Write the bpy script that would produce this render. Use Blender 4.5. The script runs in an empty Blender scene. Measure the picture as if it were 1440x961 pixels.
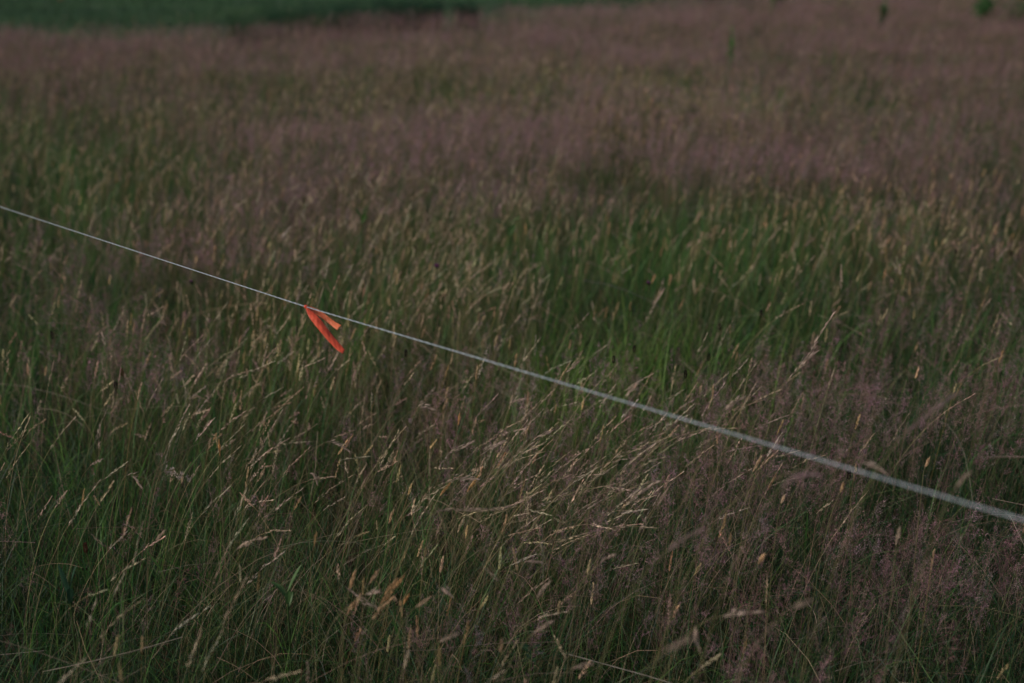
import bpy, math, random
import numpy as np
from mathutils import Vector

# ------------------------------------------------------------------ camera, world, sun, exposure
SC = bpy.context.scene
COL = SC.collection
PITCH = math.radians(17.0)
CAM = np.array([0.0, 0.0, 1.6])
FPX = 2000.0                       # 50 mm on 36 mm, in pixels of the 1440 px photograph
cd = bpy.data.cameras.new('camera'); co = bpy.data.objects.new('camera', cd); COL.objects.link(co)
co.location = CAM; co.rotation_euler = (math.pi/2 - PITCH, 0, 0)
cd.lens = 50; cd.sensor_width = 36; cd.clip_end = 2000; cd.clip_start = 0.05
cd.dof.use_dof = True; cd.dof.focus_distance = 3.0; cd.dof.aperture_fstop = 2.5
SC.camera = co

SUN_EL, SUN_AZ = math.radians(32), math.radians(-105)       # azimuth measured from +Y, clockwise positive
W = bpy.data.worlds.new('World'); SC.world = W; W.use_nodes = True
nt = W.node_tree; bg = nt.nodes['Background']
sky = nt.nodes.new('ShaderNodeTexSky'); sky.sky_type = 'NISHITA'; sky.sun_disc = False
sky.sun_elevation = SUN_EL; sky.sun_rotation = SUN_AZ
sky.air_density = 1.0; sky.dust_density = 3.0; sky.ozone_density = 1.0
nt.links.new(sky.outputs[0], bg.inputs[0]); bg.inputs[1].default_value = 0.056
sl = bpy.data.lights.new('sun', 'SUN'); so = bpy.data.objects.new('sun', sl); COL.objects.link(so)
sl.energy = 1.9; sl.angle = math.radians(16); sl.color = (1.0, 0.91, 0.85)
sd = Vector((math.sin(SUN_AZ)*math.cos(SUN_EL), math.cos(SUN_AZ)*math.cos(SUN_EL), math.sin(SUN_EL)))
so.rotation_euler = sd.to_track_quat('Z', 'Y').to_euler()
SC.view_settings.view_transform = 'Standard'; SC.view_settings.look = 'None'
SC.view_settings.gamma = 1; SC.view_settings.exposure = 0.38
SC.cycles.use_denoising = True
SC.render.engine = 'CYCLES'
SC.cycles.max_bounces = 6; SC.cycles.diffuse_bounces = 5; SC.cycles.transmission_bounces = 4
SC.cycles.transparent_max_bounces = 4

rng = np.random.default_rng(11)
random.seed(5)

# ------------------------------------------------------------------ helpers
FWD = np.array([0, math.cos(PITCH), -math.sin(PITCH)]); UPV = np.array([0, math.sin(PITCH), math.cos(PITCH)])
def P(px, py, d):
    """the point seen at a photograph pixel, at depth d along the view axis"""
    return CAM + d*(FWD + np.array([1., 0, 0])*(px-720)/FPX + UPV*(480.5-py)/FPX)
def depth_for(py, z):
    return (CAM[2]-z)/(math.sin(PITCH) + (py-480.5)/FPX*math.cos(PITCH))
def proj(x, y, z=0.55):
    v = np.stack([x, y, np.full_like(x, 0)+z-CAM[2]], -1)
    d = v@FWD; d = np.maximum(d, .2)
    return 720+FPX*v[:, 0]/d, 480.5-FPX*(v@UPV)/d, d
def gmap(px, py, base, blobs):
    v = np.full_like(px, base)
    for cx, cy, rx, ry, a in blobs:
        v = v + a*np.exp(-(((px-cx)/rx)**2+((py-cy)/ry)**2))
    return v
def vnoise(x, y, sc, seed):
    r = np.random.default_rng(seed); g = r.random((257, 257))
    u, v = x/sc+77.3, y/sc+41.7
    iu, iv = np.floor(u).astype(int), np.floor(v).astype(int); fu, fv = u-iu, v-iv
    fu = fu*fu*(3-2*fu); fv = fv*fv*(3-2*fv)
    G = lambda a, b: g[a % 257, b % 257]
    return (G(iu, iv)*(1-fu)+G(iu+1, iv)*fu)*(1-fv)+(G(iu, iv+1)*(1-fu)+G(iu+1, iv+1)*fu)*fv
def nrm(v): return v/np.maximum(np.linalg.norm(v, axis=-1, keepdims=True), 1e-9)
def runit(n): return nrm(rng.normal(size=(n, 3)))
def perp(t):
    return nrm(np.cross(t, runit(len(t))))

class Soup:
    def __init__(s): s.v = []; s.q = []; s.c = []; s.n = 0
    def add(s, v, q, c):
        s.v.append(v.astype(np.float32)); s.q.append((q+s.n).astype(np.int32)); s.c.append(c.astype(np.float32)); s.n += len(v)
    def strips(s, pts, w, side, col):
        """pts (N,K,3), w (N,K), side (N,3), col (N,3) or (N,K,3)"""
        N, K, _ = pts.shape
        if N == 0: return
        o = side[:, None, :]*w[..., None]*0.5
        v = np.stack([pts-o, pts+o], 2).reshape(-1, 3)
        i = np.arange(N)[:, None]*2*K + np.arange(K-1)[None]*2
        q = np.stack([i, i+1, i+3, i+2], -1).reshape(-1, 4)
        if col.ndim == 2: col = np.repeat(col[:, None], K, 1)
        s.add(v, q, np.repeat(col.reshape(-1, 3), 2, 0))
    def kites(s, b, d, L, w, col, mid=.45):
        N = len(b)
        if N == 0: return
        sd_ = perp(d); L = np.asarray(L)[:, None]; w = np.asarray(w)[:, None]
        v = np.stack([b, b+d*L*mid+sd_*w/2, b+d*L, b+d*L*mid-sd_*w/2], 1).reshape(-1, 3)
        q = np.arange(N*4).reshape(-1, 4)
        s.add(v, q, np.repeat(col, 4, 0))
    def build(s, name, mat, parent=None, origin=None, scale=1.0):
        v = np.concatenate(s.v)*np.float32(scale); q = np.concatenate(s.q); c = np.concatenate(s.c)
        if origin is not None: v = v-np.asarray(origin, dtype=np.float32)
        me = bpy.data.meshes.new(name)
        me.vertices.add(len(v)); me.vertices.foreach_set('co', v.ravel())
        me.loops.add(q.size); me.loops.foreach_set('vertex_index', q.ravel())
        me.polygons.add(len(q)); me.polygons.foreach_set('loop_start', np.arange(0, q.size, 4, dtype=np.int32))
        try: me.polygons.foreach_set('loop_total', np.full(len(q), 4, dtype=np.int32))
        except Exception: pass
        me.update(calc_edges=True)
        a = me.color_attributes.new('tint', 'FLOAT_COLOR', 'POINT')
        a.data.foreach_set('color', np.concatenate([c, np.ones((len(c), 1), np.float32)], 1).ravel())
        me.materials.append(mat)
        o = bpy.data.objects.new(name, me); COL.objects.link(o)
        if parent is not None: o.parent = parent
        return o

def tag(o, label=None, cat=None, group=None, kind=None):
    if label: o['label'] = label
    if cat: o['category'] = cat
    if group: o['group'] = group
    if kind: o['kind'] = kind
    return o
def empty(name, loc, label, cat, group=None):
    o = bpy.data.objects.new(name, None); COL.objects.link(o); o.location = loc; o.empty_display_size = .02
    bpy.context.view_layer.update() if False else None
    return tag(o, label, cat, group)

def plant_mat(name, trans=.3, gloss=.06, rough=.5, var=.25):
    m = bpy.data.materials.new(name); m.use_nodes = True; t = m.node_tree; t.nodes.clear()
    N = t.nodes.new; L = t.links.new
    out = N('ShaderNodeOutputMaterial'); at = N('ShaderNodeAttribute'); at.attribute_name = 'tint'
    no = N('ShaderNodeTexNoise'); no.inputs['Scale'].default_value = 60
    tc = N('ShaderNodeTexCoord'); L(tc.outputs['Object'], no.inputs['Vector'])
    mr = N('ShaderNodeMapRange'); mr.inputs[1].default_value = .3; mr.inputs[2].default_value = .7
    mr.inputs[3].default_value = 1-var; mr.inputs[4].default_value = 1+var; L(no.outputs[0], mr.inputs[0])
    mx = N('ShaderNodeVectorMath'); mx.operation = 'SCALE'; L(at.outputs['Color'], mx.inputs[0]); L(mr.outputs[0], mx.inputs['Scale'])
    di = N('ShaderNodeBsdfDiffuse'); tr = N('ShaderNodeBsdfTranslucent'); gl = N('ShaderNodeBsdfGlossy'); gl.inputs['Roughness'].default_value = rough
    L(mx.outputs[0], di.inputs[0]); L(mx.outputs[0], tr.inputs[0])
    a = N('ShaderNodeMixShader'); a.inputs[0].default_value = trans; L(di.outputs[0], a.inputs[1]); L(tr.outputs[0], a.inputs[2])
    b = N('ShaderNodeMixShader'); b.inputs[0].default_value = gloss; L(a.outputs[0], b.inputs[1]); L(gl.outputs[0], b.inputs[2])
    gl.inputs['Color'].default_value = (.35, .35, .35, 1)
    L(b.outputs[0], out.inputs[0]); return m
M_LEAF = plant_mat('grass_leaf', .45, .05)
M_STRAW = plant_mat('dry_straw', .3, .03)
M_HEAD = plant_mat('seed_head_chaff', .4, .02)
M_PURP = plant_mat('bent_grass_panicle', .4, .01)

def ramp_mat(name, cols, scale, detail=6, rough=.95, bump=.0):
    m = bpy.data.materials.new(name); m.use_nodes = True; t = m.node_tree; N = t.nodes.new; L = t.links.new
    b = t.nodes['Principled BSDF']; b.inputs['Roughness'].default_value = rough
    tc = N('ShaderNodeTexCoord'); no = N('ShaderNodeTexNoise'); no.inputs['Scale'].default_value = scale; no.inputs['Detail'].default_value = detail
    L(tc.outputs['Object'], no.inputs['Vector']); cr = N('ShaderNodeValToRGB'); L(no.outputs[0], cr.inputs[0])
    e = cr.color_ramp.elements; e[0].position = .3; e[1].position = .7
    e[0].color = (*cols[0], 1); e[1].color = (*cols[-1], 1)
    b.inputs['Specular IOR Level'].default_value = 0.03
    for i, c in enumerate(cols[1:-1]):
        k = e.new(.3+.4*(i+1)/(len(cols)-1)); k.color = (*c, 1)
    L(cr.outputs[0], b.inputs['Base Color'])
    if bump:
        bp = N('ShaderNodeBump'); bp.inputs['Strength'].default_value = bump; L(no.outputs[0], bp.inputs['Height']); L(bp.outputs[0], b.inputs['Normal'])
    return m

# ------------------------------------------------------------------ the ground
def edge_y(x):                        # where the tall meadow ends and the mown field begins
    return np.interp(x, [-60, -5, -2.9, -.7, 2.7, 7, 12, 60], [14.9, 15.2, 15.4, 16.9, 21.0, 26, 27.5, 27.5]) + .18*np.sin(x*3.1)+.12*np.sin(x*7.3+1)
def sheet(name, x0, x1, y0, y1, nx, ny, zf, mat):
    xs = np.linspace(x0, x1, nx); ys = np.linspace(y0, y1, ny); X, Y = np.meshgrid(xs, ys)
    v = np.stack([X, Y, zf(X, Y)], -1).reshape(-1, 3)
    i = (np.arange(ny-1)[:, None]*nx+np.arange(nx-1)[None]).ravel()
    me = bpy.data.meshes.new(name); me.from_pydata(v.tolist(), [], np.stack([i, i+1, i+nx+1, i+nx], -1).tolist())
    me.materials.append(mat); o = bpy.data.objects.new(name, me); COL.objects.link(o)
    for p in me.polygons: p.use_smooth = True
    return o
g = sheet('ground', -600, 600, -300, 900, 25, 25, lambda X, Y: X*0-.006, ramp_mat('turf', [(.024, .052, .028), (.036, .074, .034), (.046, .090, .036)], .35))
tag(g, kind='structure')
s_ = sheet('meadow_soil', -14, 14, -2, 14.4, 113, 61, lambda X, Y: .02*vnoise(X, Y, .35, 3)*np.minimum(1, (14-abs(X))*2), ramp_mat('thatch_soil', [(.018, .016, .010), (.035, .032, .016), (.05, .045, .025)], 9, 8, bump=.5))
tag(s_, kind='structure')

# ------------------------------------------------------------------ where each kind of grass grows
PUR = lambda px, py: gmap(px, py, .10, [(1350, 700, 270, 280, 1.0), (1180, 560, 230, 100, .8), (1000, 800, 170, 170, .35), (740, 560, 220, 80, .4),
    (620, 780, 150, 60, .2), (860, 690, 150, 100, .4), (850, 205, 520, 50, 1.1), (1260, 200, 330, 80, .7), (220, 325, 170, 45, .8), (480, 255, 170, 35, .8),
    (120, 480, 100, 55, .8), (700, 45, 900, 48, 1.1), (120, 60, 260, 30, 1.1), (1300, 40, 400, 60, .9), (150, 150, 250, 50, .35), (700, 175, 300, 40, .6),
    (880, 290, 260, 36, -1.0), (1090, 318, 110, 30, -.8), (1000, 430, 170, 60, -.6), (350, 410, 160, 50, -.5), (1015, 110, 70, 9, -1), (870, 112, 170, 8, -.6), (130, 200, 130, 60, -.5),
    (1130, 740, 60, 55, -.8), (1180, 44, 90, 8, -.8), (1310, 70, 130, 8, -.5), (1260, 160, 120, 10, -.5), (800, 880, 60, 60, -.5), (1240, 880, 60, 60, -.6), (1370, 950, 70, 50, -.8)])
TAN = lambda px, py: gmap(px, py, .10, [(540, 440, 260, 90, 1.6), (300, 560, 250, 90, .6), (150, 220, 260, 90, .6), (950, 150, 260, 38, .9),
    (720, 72, 260, 22, .8), (1320, 310, 200, 60, .8), (900, 330, 300, 80, .55), (540, 300, 250, 60, .8), (350, 150, 350, 60, .6), (700, 110, 300, 25, .5), (900, 285, 260, 30, -.35), (700, 215, 500, 22, -.3), (200, 900, 400, 150, -.12), (1300, 750, 250, 250, -.12)])
LEAN = lambda px, py: gmap(px, py, .03, [(640, 620, 230, 75, 1.0), (320, 590, 190, 60, .6), (860, 580, 130, 60, .6), (380, 310, 250, 60, .25), (480, 400, 160, 90, .35), (250, 800, 300, 150, .12)])
OCH = lambda px, py: gmap(px, py, .12, [(560, 830, 130, 90, .9), (560, 690, 200, 90, .5), (1310, 300, 160, 40, 1.0), (900, 150, 230, 45, .8), (450, 450, 320, 120, .5), (1000, 350, 250, 80, .4), (150, 240, 200, 90, .4)])
TALLG = lambda px, py: gmap(px, py, .10, [(900, 282, 260, 34, 1.3), (1090, 310, 110, 36, .8), (1010, 440, 150, 60, .8), (620, 340, 160, 40, .5), (480, 440, 90, 50, .4), (700, 440, 90, 40, .5), (1200, 400, 120, 50, .5), (350, 410, 160, 50, 1.0), (120, 620, 120, 60, .35), (200, 420, 120, 40, .5), (870, 470, 90, 50, .6), (640, 900, 200, 60, .35), (790, 860, 60, 50, .5), (1015, 110, 60, 10, 2.2), (900, 112, 160, 9, .8), (720, 118, 120, 8, .5),
    (130, 200, 130, 60, .7), (270, 720, 260, 160, .2), (800, 440, 150, 60, .6), (1180, 44, 90, 8, .5), (360, 70, 120, 12, .3), (1130, 740, 70, 60, .7), (1400, 400, 120, 60, .4)])
WIND = lambda px, py: gmap(px, py, .06, [(630, 640, 260, 90, .8), (310, 585, 200, 60, .6), (890, 610, 180, 70, .5)])

HS = .78       # the sward is laid out at 1:1 and built at this scale: a low, fine grassland about 0.45 m tall
def scatter(n_per_m2, dens=None, d0=3.2, fall=1.3, y0=1.25, noise=None):
    """random ground points of the meadow; density in plants per square metre near the camera, thinning with distance"""
    Y1, hw = 36.0, lambda y: .40*y+1.2
    out = []
    bands = np.concatenate([np.arange(y0, 6, .5), np.arange(6, Y1+.5, 1.0)])
    for a, b in zip(bands[:-1], bands[1:]):
        h = hw(b); ym = .5*(a+b)
        f = min(1, (d0/(ym*HS))**fall)
        n = int(2*h*(b-a)*n_per_m2*f)
        x = rng.uniform(-h, h, n); y = rng.uniform(a, b, n); out.append(np.stack([x, y], -1))
    p = np.concatenate(out); p = p[p[:, 1]*HS < edge_y(p[:, 0]*HS)]
    px, py, d = proj(p[:, 0]*HS, p[:, 1]*HS, .45)
    px = px+190*(vnoise(p[:, 0], p[:, 1], .55+0*px, 101)-.5)*np.minimum(1, 4/d); py = py+46*(vnoise(p[:, 0], p[:, 1], .7, 102)-.5)+26*(vnoise(p[:, 0], p[:, 1], 2.2, 103)-.5)
    k = np.ones(len(p))
    if dens is not None: k = np.clip(dens(px, py), 0, 1)
    if noise: k = k*np.clip((vnoise(p[:, 0], p[:, 1], noise[0], noise[1])-noise[2])*noise[3]+.5, 0, 1)
    m = rng.random(len(p)) < k
    return p[m], px[m], py[m], d[m]
def curve(base, az, L, t0, t1, pw, K, wob=.0):
    s = (np.arange(K)+.5)/K
    th = t0[:, None]+(t1-t0)[:, None]*s[None]**pw
    a = az[:, None]+wob*rng.normal(size=(len(L), K)).cumsum(1)
    st = (L/K)[:, None]
    dv = np.stack([np.sin(th)*np.cos(a)*st, np.sin(th)*np.sin(a)*st, np.cos(th)*st], -1)
    p = np.concatenate([base[:, None], base[:, None]+np.cumsum(dv, 1)], 1)
    p[..., 2] = np.maximum(p[..., 2], .004)
    return p
def at(pts, s):
    """pts (N,K,3), s (N,) in 0..1 -> position and tangent"""
    K = pts.shape[1]-1; u = np.clip(s, 0, .9999)*K; i = u.astype(int); f = (u-i)[:, None]; n = np.arange(len(pts))
    a, b = pts[n, i], pts[n, i+1]
    return a+(b-a)*f, nrm(b-a)
def stemcol(top, K, low=(.085, .115, .035)):
    # flowering stems are olive green below and dry to straw towards the head
    t = np.clip(np.linspace(-.15, 1.25, K), 0, 1)[None, :, None]
    lo = np.array(low)*(1+.2*rng.normal(size=(len(top), 1)))
    return lo[:, None]*(1-t)+top[:, None]*t
def base3(p): return np.concatenate([p, np.zeros((len(p), 1))], 1)
def jitcol(n, cols, var=.18, w=None):
    cols = np.array(cols); k = rng.choice(len(cols), n, p=w); c = cols[k]
    return c*(1+var*rng.normal(size=(n, 1)))*(1+.07*rng.normal(size=(n, 3))).clip(.2, 2)
def lod(d, e): return np.maximum(1, d/3.0)**e

GREENS = [(.065, .145, .035), (.050, .130, .035), (.095, .155, .045), (.038, .105, .045), (.12, .14, .055)]
DRY = [(.32, .23, .15), (.25, .18, .12), (.42, .32, .22), (.20, .18, .09)]

# leaf blades of the sward
S = Soup()
p, px, py, d = scatter(3000, None, noise=(.16, 41, .30, 2.2))
n = len(p); h = rng.uniform(.20, .46, n)*(.75+.5*vnoise(p[:, 0], p[:, 1], .5, 21))
az = rng.uniform(-math.pi, math.pi, n)
near = np.clip((py-520)/250, 0, 1)
c = curve(base3(p), az, h*(1+.25*near), rng.uniform(0, .45, n), rng.uniform(.4, 1.6, n)+.9*near*rng.random(n), 1.3, 6, .10)
col = jitcol(n, GREENS, .25); dry = rng.random(n) < gmap(px, py, .10, [(650, 480, 480, 260, .22), (720, 150, 600, 90, .15)]); col[dry] = jitcol(dry.sum(), DRY, .25)  # dry straw blades, more toward the middle to help paint the lens vignette
corner = rng.random(n) > gmap(px, py, .25, [(660, 420, 620, 360, .75)]); col[corner] = jitcol(corner.sum(), [(.030, .085, .030), (.025, .065, .035), (.045, .10, .030)], .2)  # darker greens toward the frame edges: lens vignette painted into the blade colour
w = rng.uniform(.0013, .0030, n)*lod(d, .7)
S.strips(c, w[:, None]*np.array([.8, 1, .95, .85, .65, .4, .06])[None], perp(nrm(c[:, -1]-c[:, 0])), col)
# long upright green blades in clumps
p, px, py, d = scatter(1300, TALLG, noise=(.35, 9, .42, 4), fall=1.1)
n = len(p); h = rng.uniform(.34, .60, n)*np.where(py > 560, .8, 1); az = rng.normal(.2, 1.6, n)
c = curve(base3(p), az, h, rng.uniform(0, .3, n), rng.uniform(.2, 1.4, n), 2, 5, .07)
col = jitcol(n, [(.075, .18, .042), (.050, .14, .040), (.105, .21, .050)], .22)
br = np.exp(-(((px-1015)/60)**2+((py-110)/10)**2)); yellow_mix = np.clip(gmap(px, py, 0, [(1020, 450, 170, 60, 1), (350, 420, 150, 50, .7), (760, 440, 120, 60, .8), (1130, 740, 60, 60, .6)]), 0, 1)[:, None]   # these clumps are tinted paler and yellower
col = col*(1+.7*br[:, None]); col = col*(1-yellow_mix)+yellow_mix*col*np.array([1.7, 1.35, 1.0])
w = rng.uniform(.0022, .0045, n)*lod(d, .65)
S.strips(c, w[:, None]*np.array([.8, 1, .95, .75, .45, .06])[None], perp(nrm(c[:, -1]-c[:, 0])), col)
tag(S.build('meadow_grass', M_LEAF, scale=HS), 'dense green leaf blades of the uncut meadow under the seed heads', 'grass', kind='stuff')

# bare flowering stems (straw and olive) that fill the depth between blades and heads
S = Soup()
p, px, py, d = scatter(520, lambda a, b: gmap(a, b, .22, [(620, 470, 460, 230, .5)])*(1-.5*np.clip(PUR(a, b), 0, 1)-.45*np.clip(TALLG(a, b), 0, 1)), fall=1.6)
n = len(p); wi = WIND(px, py); h = rng.uniform(.26, .54, n)
az = rng.normal(.15, 1.1-.6*np.clip(wi, 0, 1), n)
c = curve(base3(p), az, h, rng.uniform(0, .12, n)+.22*wi, rng.uniform(.1, .55, n)+.6*wi, 1.6, 6, .03)
col = jitcol(n, [(.32, .23, .14), (.22, .20, .10), (.16, .20, .08), (.42, .31, .20), (.28, .17, .12)], .25)
w = rng.uniform(.0008, .0014, n)*lod(d, .75)
S.strips(c, np.repeat(w[:, None], 7, 1)*np.linspace(1.2, .5, 7)[None], perp(nrm(c[:, -1]-c[:, 0])), stemcol(col, 7))
# dead fallen stems and pale thatch low down
p, px, py, d = scatter(90, lambda a, b: gmap(a, b, .35, [(40, 930, 90, 70, 2.5), (150, 830, 200, 90, .7)]))
n = len(p); az = rng.uniform(-math.pi, math.pi, n)
b = base3(p); b[:, 2] = rng.uniform(.05, .35, n)
c = curve(b, az, rng.uniform(.2, .6, n), rng.uniform(.9, 1.5, n), rng.uniform(1.3, 1.9, n), 1.5, 5, .08)
S.strips(c, np.repeat((rng.uniform(.0008, .0018, n)*lod(d, .7))[:, None], 6, 1), perp(nrm(c[:, -1]-c[:, 0])), jitcol(n, [(.30, .24, .17), (.22, .17, .11), (.36, .30, .24)], .2))
tag(S.build('dry_grass', M_STRAW, scale=HS), 'thin straw and olive grass stems with fallen dead stalks low in the meadow', 'grass', kind='stuff')

def bristle(S, c, s0, n_near, r, ls, ws, col, d, k=.45, e=1.0, taper=.9):
    """spikelets packed along the last part of each stem curve c: a spike-shaped head"""
    cnt = np.maximum(8, (n_near/np.maximum(1, d/3.0)**e)).astype(int)
    idx = np.repeat(np.arange(len(c)), cnt); u = rng.random(len(idx))
    pos, tg = at(c[idx], s0[idx]+(1-s0[idx])*u)
    rad = perp(tg); env = np.sin(np.pi*np.clip(u*.86+.10, 0, 1))**taper
    g_ = np.maximum(1, d/3.0)[idx]**(e*.55)
    S.kites(pos+rad*(r[idx]*env*.42*rng.random(len(idx))**.5)[:, None], nrm(tg+rad*(k*env)[:, None]), ls*(.7+.6*rng.random(len(idx)))*g_, ws*(.7+.6*rng.random(len(idx)))*g_, col[idx]*(1+.22*rng.normal(size=(len(idx), 1))).clip(.3, 1.8))

# soft tan heads (Yorkshire fog like)
S = Soup()
p, px, py, d = scatter(210, TAN, noise=(.6, 31, .35, 3), fall=.75)
n = len(p); wi = np.clip(WIND(px, py), 0, 1); h = rng.uniform(.46, .68, n)
az = rng.normal(.1, 1.7-1.1*wi, n)
c = curve(base3(p), az, h, rng.uniform(0, .12, n)+.15*wi, rng.uniform(.03, 1.2, n)+.45*wi, 2.6, 9, .03)
st = jitcol(n, [(.30, .24, .13), (.22, .20, .09)], .2)
S.strips(c, np.repeat((.0011*lod(d, .7))[:, None], 10, 1), perp(nrm(c[:, -1]-c[:, 0])), stemcol(st, 10))
hl = rng.uniform(.045, .085, n)
bristle(S, c, 1-hl/h, 44, rng.uniform(.0035, .007, n), .007, .0021, jitcol(n, [(.62, .48, .33), (.55, .41, .30), (.70, .55, .38), (.50, .36, .29)], .18), d, .5, .8)
tag(S.build('fog_grass', M_HEAD, scale=HS), 'soft tan seed heads crowding the middle of the meadow', 'grass', kind='stuff')

# ochre, tight spikes
S = Soup()
p, px, py, d = scatter(85, OCH, fall=.5)
n = len(p); h = rng.uniform(.45, .66, n); wi = np.clip(WIND(px, py), 0, 1)
c = curve(base3(p), rng.normal(.1, .9, n), h, rng.uniform(0, .15, n), rng.uniform(.1, .5, n)+.3*wi, 1.8, 8, .02)
S.strips(c, np.repeat((.0012*lod(d, .7))[:, None], 9, 1), perp(nrm(c[:, -1]-c[:, 0])), jitcol(n, [(.22, .16, .07), (.16, .14, .05)], .2))
hl = rng.uniform(.03, .06, n)
bristle(S, c, 1-hl/h, 56, rng.uniform(.0035, .006, n), .0075, .0020, jitcol(n, [(.60, .44, .26), (.68, .52, .33), (.50, .35, .19)], .15), d, .28, .7, .7)
tag(S.build('vernal_grass', M_HEAD, scale=HS), 'short dense ochre grass spikes scattered through the meadow', 'grass', kind='stuff')

# pale one-sided heads leaning right with the wind
def sided(S, c, s0, d, col, nb=9, bl=.016, e=.6):
    """narrow panicle: short branches pressed along the axis, each carrying a few long spikelets"""
    cnt = np.maximum(4, (nb*3.6/np.maximum(1, d/3.0)**e)).astype(int)
    idx = np.repeat(np.arange(len(c)), cnt); u = rng.random(len(idx))**.9
    pos, tg = at(c[idx], s0[idx]+(1-s0[idx])*u)
    rad = nrm(perp(tg)+np.array([0, 0, -.5])); g_ = np.maximum(1, d/3.0)[idx]**(e*.5)
    off = rng.random(len(idx))*bl*(1-u)*.9
    S.kites(pos+nrm(tg+rad*.25)*off[:, None]+rad*(off*.08)[:, None], nrm(tg+rad*.13), (.008+.006*rng.random(len(idx)))*g_, (.0008+.0008*rng.random(len(idx)))*g_, col[idx]*(1+.2*rng.normal(size=(len(idx), 1))).clip(.3, 1.8))
S = Soup()
p, px, py, d = scatter(230, LEAN, noise=(.45, 71, .35, 3), fall=.9)
n = len(p); wi = np.clip(WIND(px, py), 0, 1); h = rng.uniform(.55, .82, n)
az = rng.normal(.1, .45, n)+.0
c = curve(base3(p), az, h, rng.uniform(.0, .22, n)+.20*wi, rng.uniform(.3, 1.2, n)+.60*wi, 2.0, 10, .03)
S.strips(c, np.repeat((.0010*lod(d, .7))[:, None], 11, 1)*np.linspace(1.2, .6, 11), perp(nrm(c[:, -1]-c[:, 0])), stemcol(jitcol(n, [(.50, .39, .24), (.40, .33, .18), (.46, .34, .21)], .2), 11))
hl = rng.uniform(.07, .15, n)
sided(S, c, 1-hl/h, d, nb=11, col=jitcol(n, [(.74, .60, .44), (.66, .52, .38), (.80, .66, .50)], .15))
tag(S.build('wind_bent_grass', M_HEAD, scale=HS), 'long pale seeding stalks all bent to the right by the wind', 'grass', kind='stuff')

# misty purple panicles (bent grass)
def panicle(S, c, s0, d, col, nb, ns, sp, e=1.0):
    f = np.maximum(1, d/2.8)
    cb = np.maximum(5, nb/f**(e*.4)).astype(int)
    bi = np.repeat(np.arange(len(c)), cb); u = rng.random(len(bi))
    pos, tg = at(c[bi], s0[bi]+(1-s0[bi])*u); rad = perp(tg)
    dr = nrm(tg*.75+rad*rng.uniform(.5, 1.2, len(bi))[:, None]); bl = (sp[bi]*(1.05-u))*rng.uniform(.6, 1.1, len(bi))
    g1 = f[bi]**.5
    S.strips(np.stack([pos, pos+dr*bl[:, None]], 1), np.repeat((.00035*g1)[:, None], 2, 1), perp(dr), col[bi]*.9)
    cs = np.maximum(3, ns/f[bi]**(e*.6)).astype(int)
    si = np.repeat(np.arange(len(bi)), cs); v = rng.uniform(.25, 1.08, len(si))
    q = pos[si]+dr[si]*(bl[si]*v)[:, None]+rng.normal(size=(len(si), 3))*(.0045*(sp[bi][si]/.05))[:, None]
    g_ = f[bi][si]**(e*.5)
    S.kites(q, nrm(dr[si]+runit(len(si))*.6), (.0026+.0012*rng.random(len(si)))*g_, (.0009+.0006*rng.random(len(si)))*g_, col[bi][si]*(1+.25*rng.normal(size=(len(si), 1))).clip(.3, 1.9))
S = Soup()
p, px, py, d = scatter(560, PUR, noise=(.4, 55, .27, 3.5), fall=.36)
n = len(p); wi = np.clip(WIND(px, py), 0, 1); h = rng.uniform(.50, .64, n)*(.86+.28*vnoise(p[:, 0], p[:, 1], .8, 13))
c = curve(base3(p), rng.normal(.1, 1.2, n), h, rng.uniform(0, .2, n)+.1*wi, rng.uniform(.05, .6, n)+.3*wi, 1.8, 7, .03)
S.strips(c, np.repeat((.0007*lod(d, .6))[:, None], 8, 1)*np.linspace(1.2, .5, 8), perp(nrm(c[:, -1]-c[:, 0])), jitcol(n, [(.28, .18, .15), (.22, .18, .11)], .2))
hl = rng.uniform(.10, .17, n)
pc = jitcol(n, [(.46, .27, .315), (.41, .24, .29), (.51, .325, .345), (.45, .295, .30)], .16)
vignette_wine = rng.random(n) > gmap(px, py, .15, [(700, 330, 650, 380, .85)]); pc[vignette_wine] = jitcol(vignette_wine.sum(), [(.26, .135, .16), (.22, .12, .13), (.31, .19, .19)], .18)  # darker wine panicles outward, painting the vignette into their colour
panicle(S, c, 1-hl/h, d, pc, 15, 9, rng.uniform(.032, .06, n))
print('bent quads', sum(len(q) for q in S.q), 'panicles', n)
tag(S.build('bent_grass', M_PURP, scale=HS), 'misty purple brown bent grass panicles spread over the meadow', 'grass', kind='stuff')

# short grass of the mown field beyond the meadow
S = Soup()
n = 70000; y = 14.4+rng.random(n)**1.5*32; x = rng.uniform(-1, 1, n)*(.42*y+1.5)-1
k = y > edge_y(x)-.2; x, y = x[k], y[k]; n = len(x)
lush = np.exp(-((y-edge_y(x)-.6)/1.2)**2)
h = rng.uniform(.05, .12, n)+.10*lush*rng.random(n)
c = curve(np.stack([x, y, np.zeros(n)], -1), rng.uniform(-3.14, 3.14, n), h, rng.uniform(0, .4, n), rng.uniform(.4, 1.2, n), 1, 3)
patch = vnoise(x, y, 1.8, 88)[:, None]
S.strips(c, np.outer(rng.uniform(.006, .014, n), [1, .9, .6, .1]), perp(nrm(c[:, -1]-c[:, 0])), jitcol(n, [(.042, .085, .040), (.056, .100, .040), (.034, .070, .042)], .2)*(.5+1.0*patch))
tag(S.build('mown_grass', M_LEAF), 'short green grass of the mown field beyond the tall meadow', 'grass', kind='stuff')

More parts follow.
